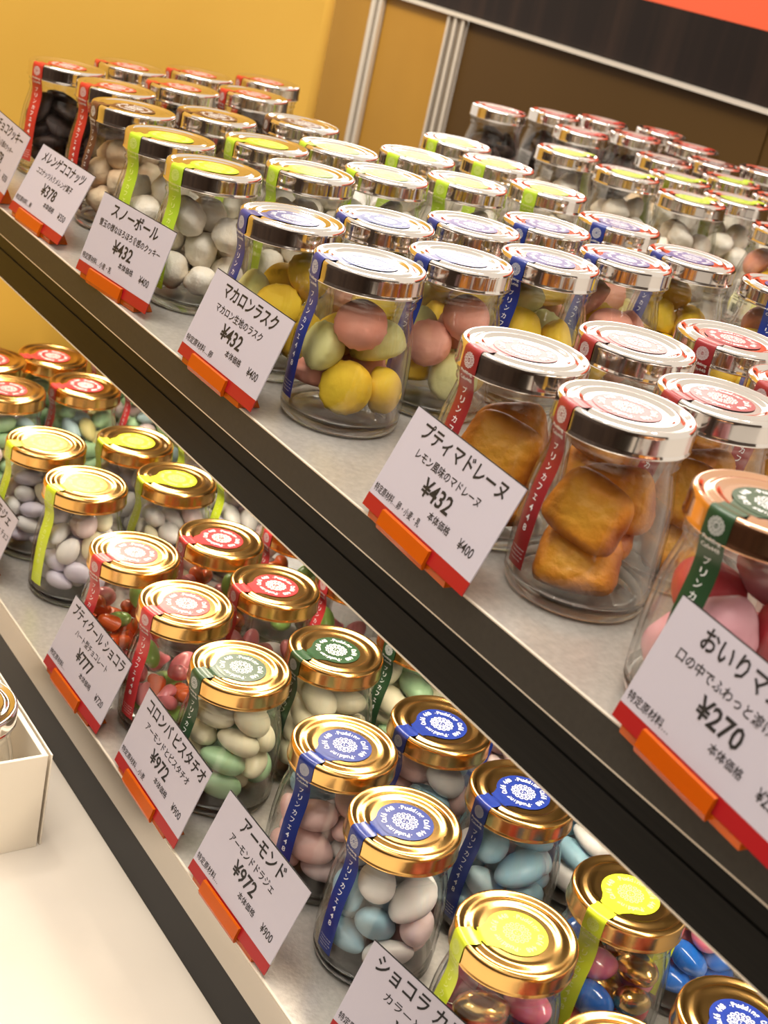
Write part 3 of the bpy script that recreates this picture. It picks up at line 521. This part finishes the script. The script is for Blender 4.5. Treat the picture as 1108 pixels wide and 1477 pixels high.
# lower shelf
AL = ['white', 'lilac', 'white', 'blush', 'lilac', 'white', 'cream']
column(['L1', 'L3', (-.857, .552)], 'pastel almond', 'almond', AL, ZL, 'gold', 'yellow', 'near', [282, 268, 270])
column(['L2', 'L4', (-.930, .552)], 'pastel almond', 'almond', AL, ZL, 'gold', 'yellow', 'far', [272, 268, 270])
HC = ['orange', 'green', 'rose', 'white', 'green', 'orange', 'rose']
column(['L5', 'L6', (-.760, .540)], 'heart chocolate', 'heart', ['orange', 'orange', 'rose', 'green', 'orange'], ZL, 'gold', 'coral', 'far', [280, 268, 270], maxz=4.7)
column(['L7', 'L8', (-.686, .545)], 'heart chocolate', 'heart', ['green', 'rose', 'white', 'green', 'orange', 'rose'], ZL, 'gold', 'coral', 'near', [280, 268, 270], maxz=4.4)
column(['L9', 'L10', (-.601, .543)], 'pistachio almond', 'big_almond', ['cream', 'cream', 'mint', 'cream', 'cream'], ZL, 'gold', 'green', '', [272, 272, 276])
BL = ['sky', 'pink', 'white', 'sky', 'blush', 'aqua']
column(['L11', 'L12', (-.510, .562)], 'blue-pink almond', 'big_almond', ['pink', 'white', 'pink', 'blush', 'sky'], ZL, 'gold', 'blue', 'far', [284, 272, 270])
column(['L13', 'L14', (-.440, .570)], 'blue-pink almond', 'big_almond', BL, ZL, 'gold', 'blue', 'near', [270, 272, 270])
PB = ['royal', 'magenta', 'gold', 'scarlet', 'magenta']
column(['L15', 'L16', (-.352, .571)], 'coloured pebble', 'pebble', ['scarlet', 'magenta', 'gold', 'magenta', 'royal'], ZL, 'gold', 'yellow', '', [256, 282, 282])
column([(-.262, .412), 'L17'], 'blue-sealed pebble', 'pebble', PB, ZL, 'gold', 'blue', '', [270, 270])
ML = ['mint', 'lemon', 'mint', 'blush', 'aqua', 'mint']
column([(-1.042, .411), 'L19', (-1.048, .555)], 'mint almond', 'almond', ML, ZL, 'gold', 'coral', 'near', [268, 275, 270])
column([(-1.113, .420), 'L18', (-1.122, .553)], 'mint almond', 'almond', ML, ZL, 'gold', 'coral', 'far', [268, 275, 270])
flush()
# the jar standing in the carton
make_jar((-.6790, .2620), -.3149, 250, 'silver', 'crimson', 'silver-lidded jar standing inside the open cream carton', None)

# ------------------------------------------------------------------ price cards
PAPER = mat('white_card', (.47, .44, .51), .45, 0, 0)
REDB = mat('red_card_border', (.32, .006, .010), .35, 0, .1)
ACR = bpy.data.materials.new('orange_acrylic'); ACR.use_nodes = True; b = ACR.node_tree.nodes['Principled BSDF']
b.inputs['Base Color'].default_value = (1, .17, .006, 1); b.inputs['Roughness'].default_value = .12; b.inputs['Transmission Weight'].default_value = .55; b.inputs['IOR'].default_value = 1.35
W, H, RB = .0901, .0468, .0068
def card(x, y, yaw, tilt, z0, label, lines, group):
    t = thing('price_card', label, 'price card', (x, y, z0+.0042), yaw, group)
    ct, st = math.cos(tilt), math.sin(tilt)
    def P(u, v, d=0): return (u, v*st-d*ct, v*ct+d*st)       # d: out of the card towards the viewer
    def slab(name, u0, u1, v0, v1, d0, d1, m, par=t):
        vs = [P(u, v, d) for d in (d0, d1) for (u, v) in ((u0, v0), (u1, v0), (u1, v1), (u0, v1))]
        return link(name, mesh(name, vs, [(0, 3, 2, 1), (4, 5, 6, 7), (0, 1, 5, 4), (1, 2, 6, 5), (2, 3, 7, 6), (3, 0, 4, 7)], False), par, m)
    pn = slab('panel', 0, W, RB, RB+H, -.0006, 0, PAPER); slab('edge', 0, W, RB+H, RB+H+.0005, -.0006, 0, BLACK)
    slab('red_border', 0, W, 0, RB, -.0006, 0, REDB)
    a = Acc(); fn = lambda p: P(p[0]*W, RB+H*(1-p[1]), .00015)
    for txt, u0, u1, vc, hh, bold in lines:
        a.text(txt, u0, u1, 0, hh, lambda p, vc=vc: P(p[0]*W, RB+H*(1-vc)+p[1], .00015), bold)
    link('lettering', a.mesh('lettering'), pn, BLACK)
    # orange acrylic foot: a wedge under and in front of the card
    u0, u1 = .018, .060
    prof = [(-.0035, -.0038), (-.0035, -.0008), (RB*.9*st-.0018, RB*.9*ct), (RB*.9*st+.0105, RB*.9*ct), (.0125, -.0038)]
    prof = [(-.0016, -.0036), (-.0022, -.0012), (RB*.88*st-.0022, RB*.88*ct), (RB*.88*st-.0006, RB*.88*ct+.0002), (-.0002, -.0036)]
    vs = [(u, yy, zz) for u in (u0, u1) for yy, zz in prof]; n = len(prof)
    fs = [tuple(range(n)), tuple(range(n, 2*n))[::-1]]+[(k, n+k, n+(k+1) % n, (k+1) % n) for k in range(n)]
    link('foot', mesh('foot', vs, fs, False), t, ACR)
    # lower tray of the holder behind the card
    vs = [(u, yy, zz) for u in (u0-.012, u1+.016) for yy, zz in ((.0006, -.0038), (.0006, -.0008), (.0045, .0100), (.0075, .0100), (.0145, -.0038))]; n = 5
    fs = [tuple(range(n)), tuple(range(n, 2*n))[::-1]]+[(k, n+k, n+(k+1) % n, (k+1) % n) for k in range(n)]
    link('holder', mesh('holder', vs, fs, False), t, ACR)
def L(title, sub, price, net, allergen, tu=(.13, .90), su=(.18, .78), ax=.48):
    B = .018
    o = [(title, tu[0], tu[1], .145, .0088, B), (sub, su[0], su[1], .375, .0050, .010), (price, .35, .62, .585, .0088, B), ('本体価格', .50, .70, .775, .0042, .008), (net, .79, .92, .785, .0050, .008)]
    o.append((allergen, .02, ax, .905, .0042, .006)); return o
gu, gl_ = 'price cards on the upper shelf', 'price cards on the lower shelf'
card(-1.0701, .3718, -.0807, .3274, 0, 'price card at the far left end of the upper shelf, cut by the photo', L('チョコクッキー', 'ほろ苦い食感のクッキー', '¥378', '¥350', '特定原材料…卵・小麦'), gu)
card(-.9686, .3669, .0335, .42, 0, 'price card reading ¥378 on the upper shelf edge', L('メレンゲココナッツ', 'ココナッツ入りメレンゲ菓子', '¥378', '¥350', '特定原材料…卵', (.10, .90), (.12, .80), .33), gu)
card(-.8265, .3627, .1029, .2682, 0, 'price card reading ¥432 before the lime-sealed snowball jars', L('スノーボール', '雪玉の様なほろほろ食感のクッキー', '¥432', '¥400', '特定原材料…小麦・乳', (.18, .82), (.08, .92), .44), gu)
card(-.6724, .3637, -.002, .3255, 0, 'price card reading ¥432 before the blue-sealed macaron rusk jars', L('マカロンラスク', 'マカロン生地のラスク', '¥432', '¥400', '特定原材料…卵', (.18, .86), (.18, .78), .38), gu)
card(-.471, .3649, -.0702, .3662, 0, 'price card reading ¥432 before the crimson-sealed madeleine jars', L('プティマドレーヌ', 'レモン風味のマドレーヌ', '¥432', '¥400', '特定原材料…卵・小麦・乳'), gu)
card(-.2884, .3625, -.12, .2954, 0, 'large near price card reading ¥270 at the right photo edge', L('おいりマシュマロ', '口の中でふわっと溶けるお菓子', '¥270', '¥250', '特定原材料…', (.20, .98), (.13, .95), .30), gu)
card(-.960, .344, 0, .33, ZL, 'price card at the left photo edge of the lower shelf, mostly cut off', L('プティドラジェ', 'ドラジェ チョコ', '¥777', '¥720', '特定原材料…乳', (.13, .90), (.62, .97), .33), gl_)
card(-.755, .3433, .0158, .3368, ZL, 'price card reading ¥777 before the coral-sealed heart chocolate jars', L('プティクール ショコラ', 'ハート型チョコレート', '¥777', '¥720', '特定原材料…', (.06, .95), (.22, .78), .30), gl_)
card(-.636, .3453, -.0202, .3022, ZL, 'price card reading ¥972 before the green-sealed pistachio almond jars', L('コロンバ ピスタチオ', 'アーモンドとピスタチオ', '¥972', '¥900', '特定原材料…小麦', (.08, .97), (.16, .84), .40), gl_)
card(-.5282, .3444, .007, .3461, ZL, 'price card reading ¥972 before the far blue-sealed almond jars', L('アーモンド', 'アーモンドドラジェ', '¥972', '¥900', '特定原材料…', (.24, .76), (.20, .74), .30), gl_)
card(-.3933, .3575, .1708, .3633, ZL, 'price card before the yellow-green-sealed pebble jars at the bottom edge', L('ショコラ カラー', 'カラーとゴールド', '¥972', '¥900', '特定原材料…乳', (.08, .84), (.22, .80), .33), gl_)
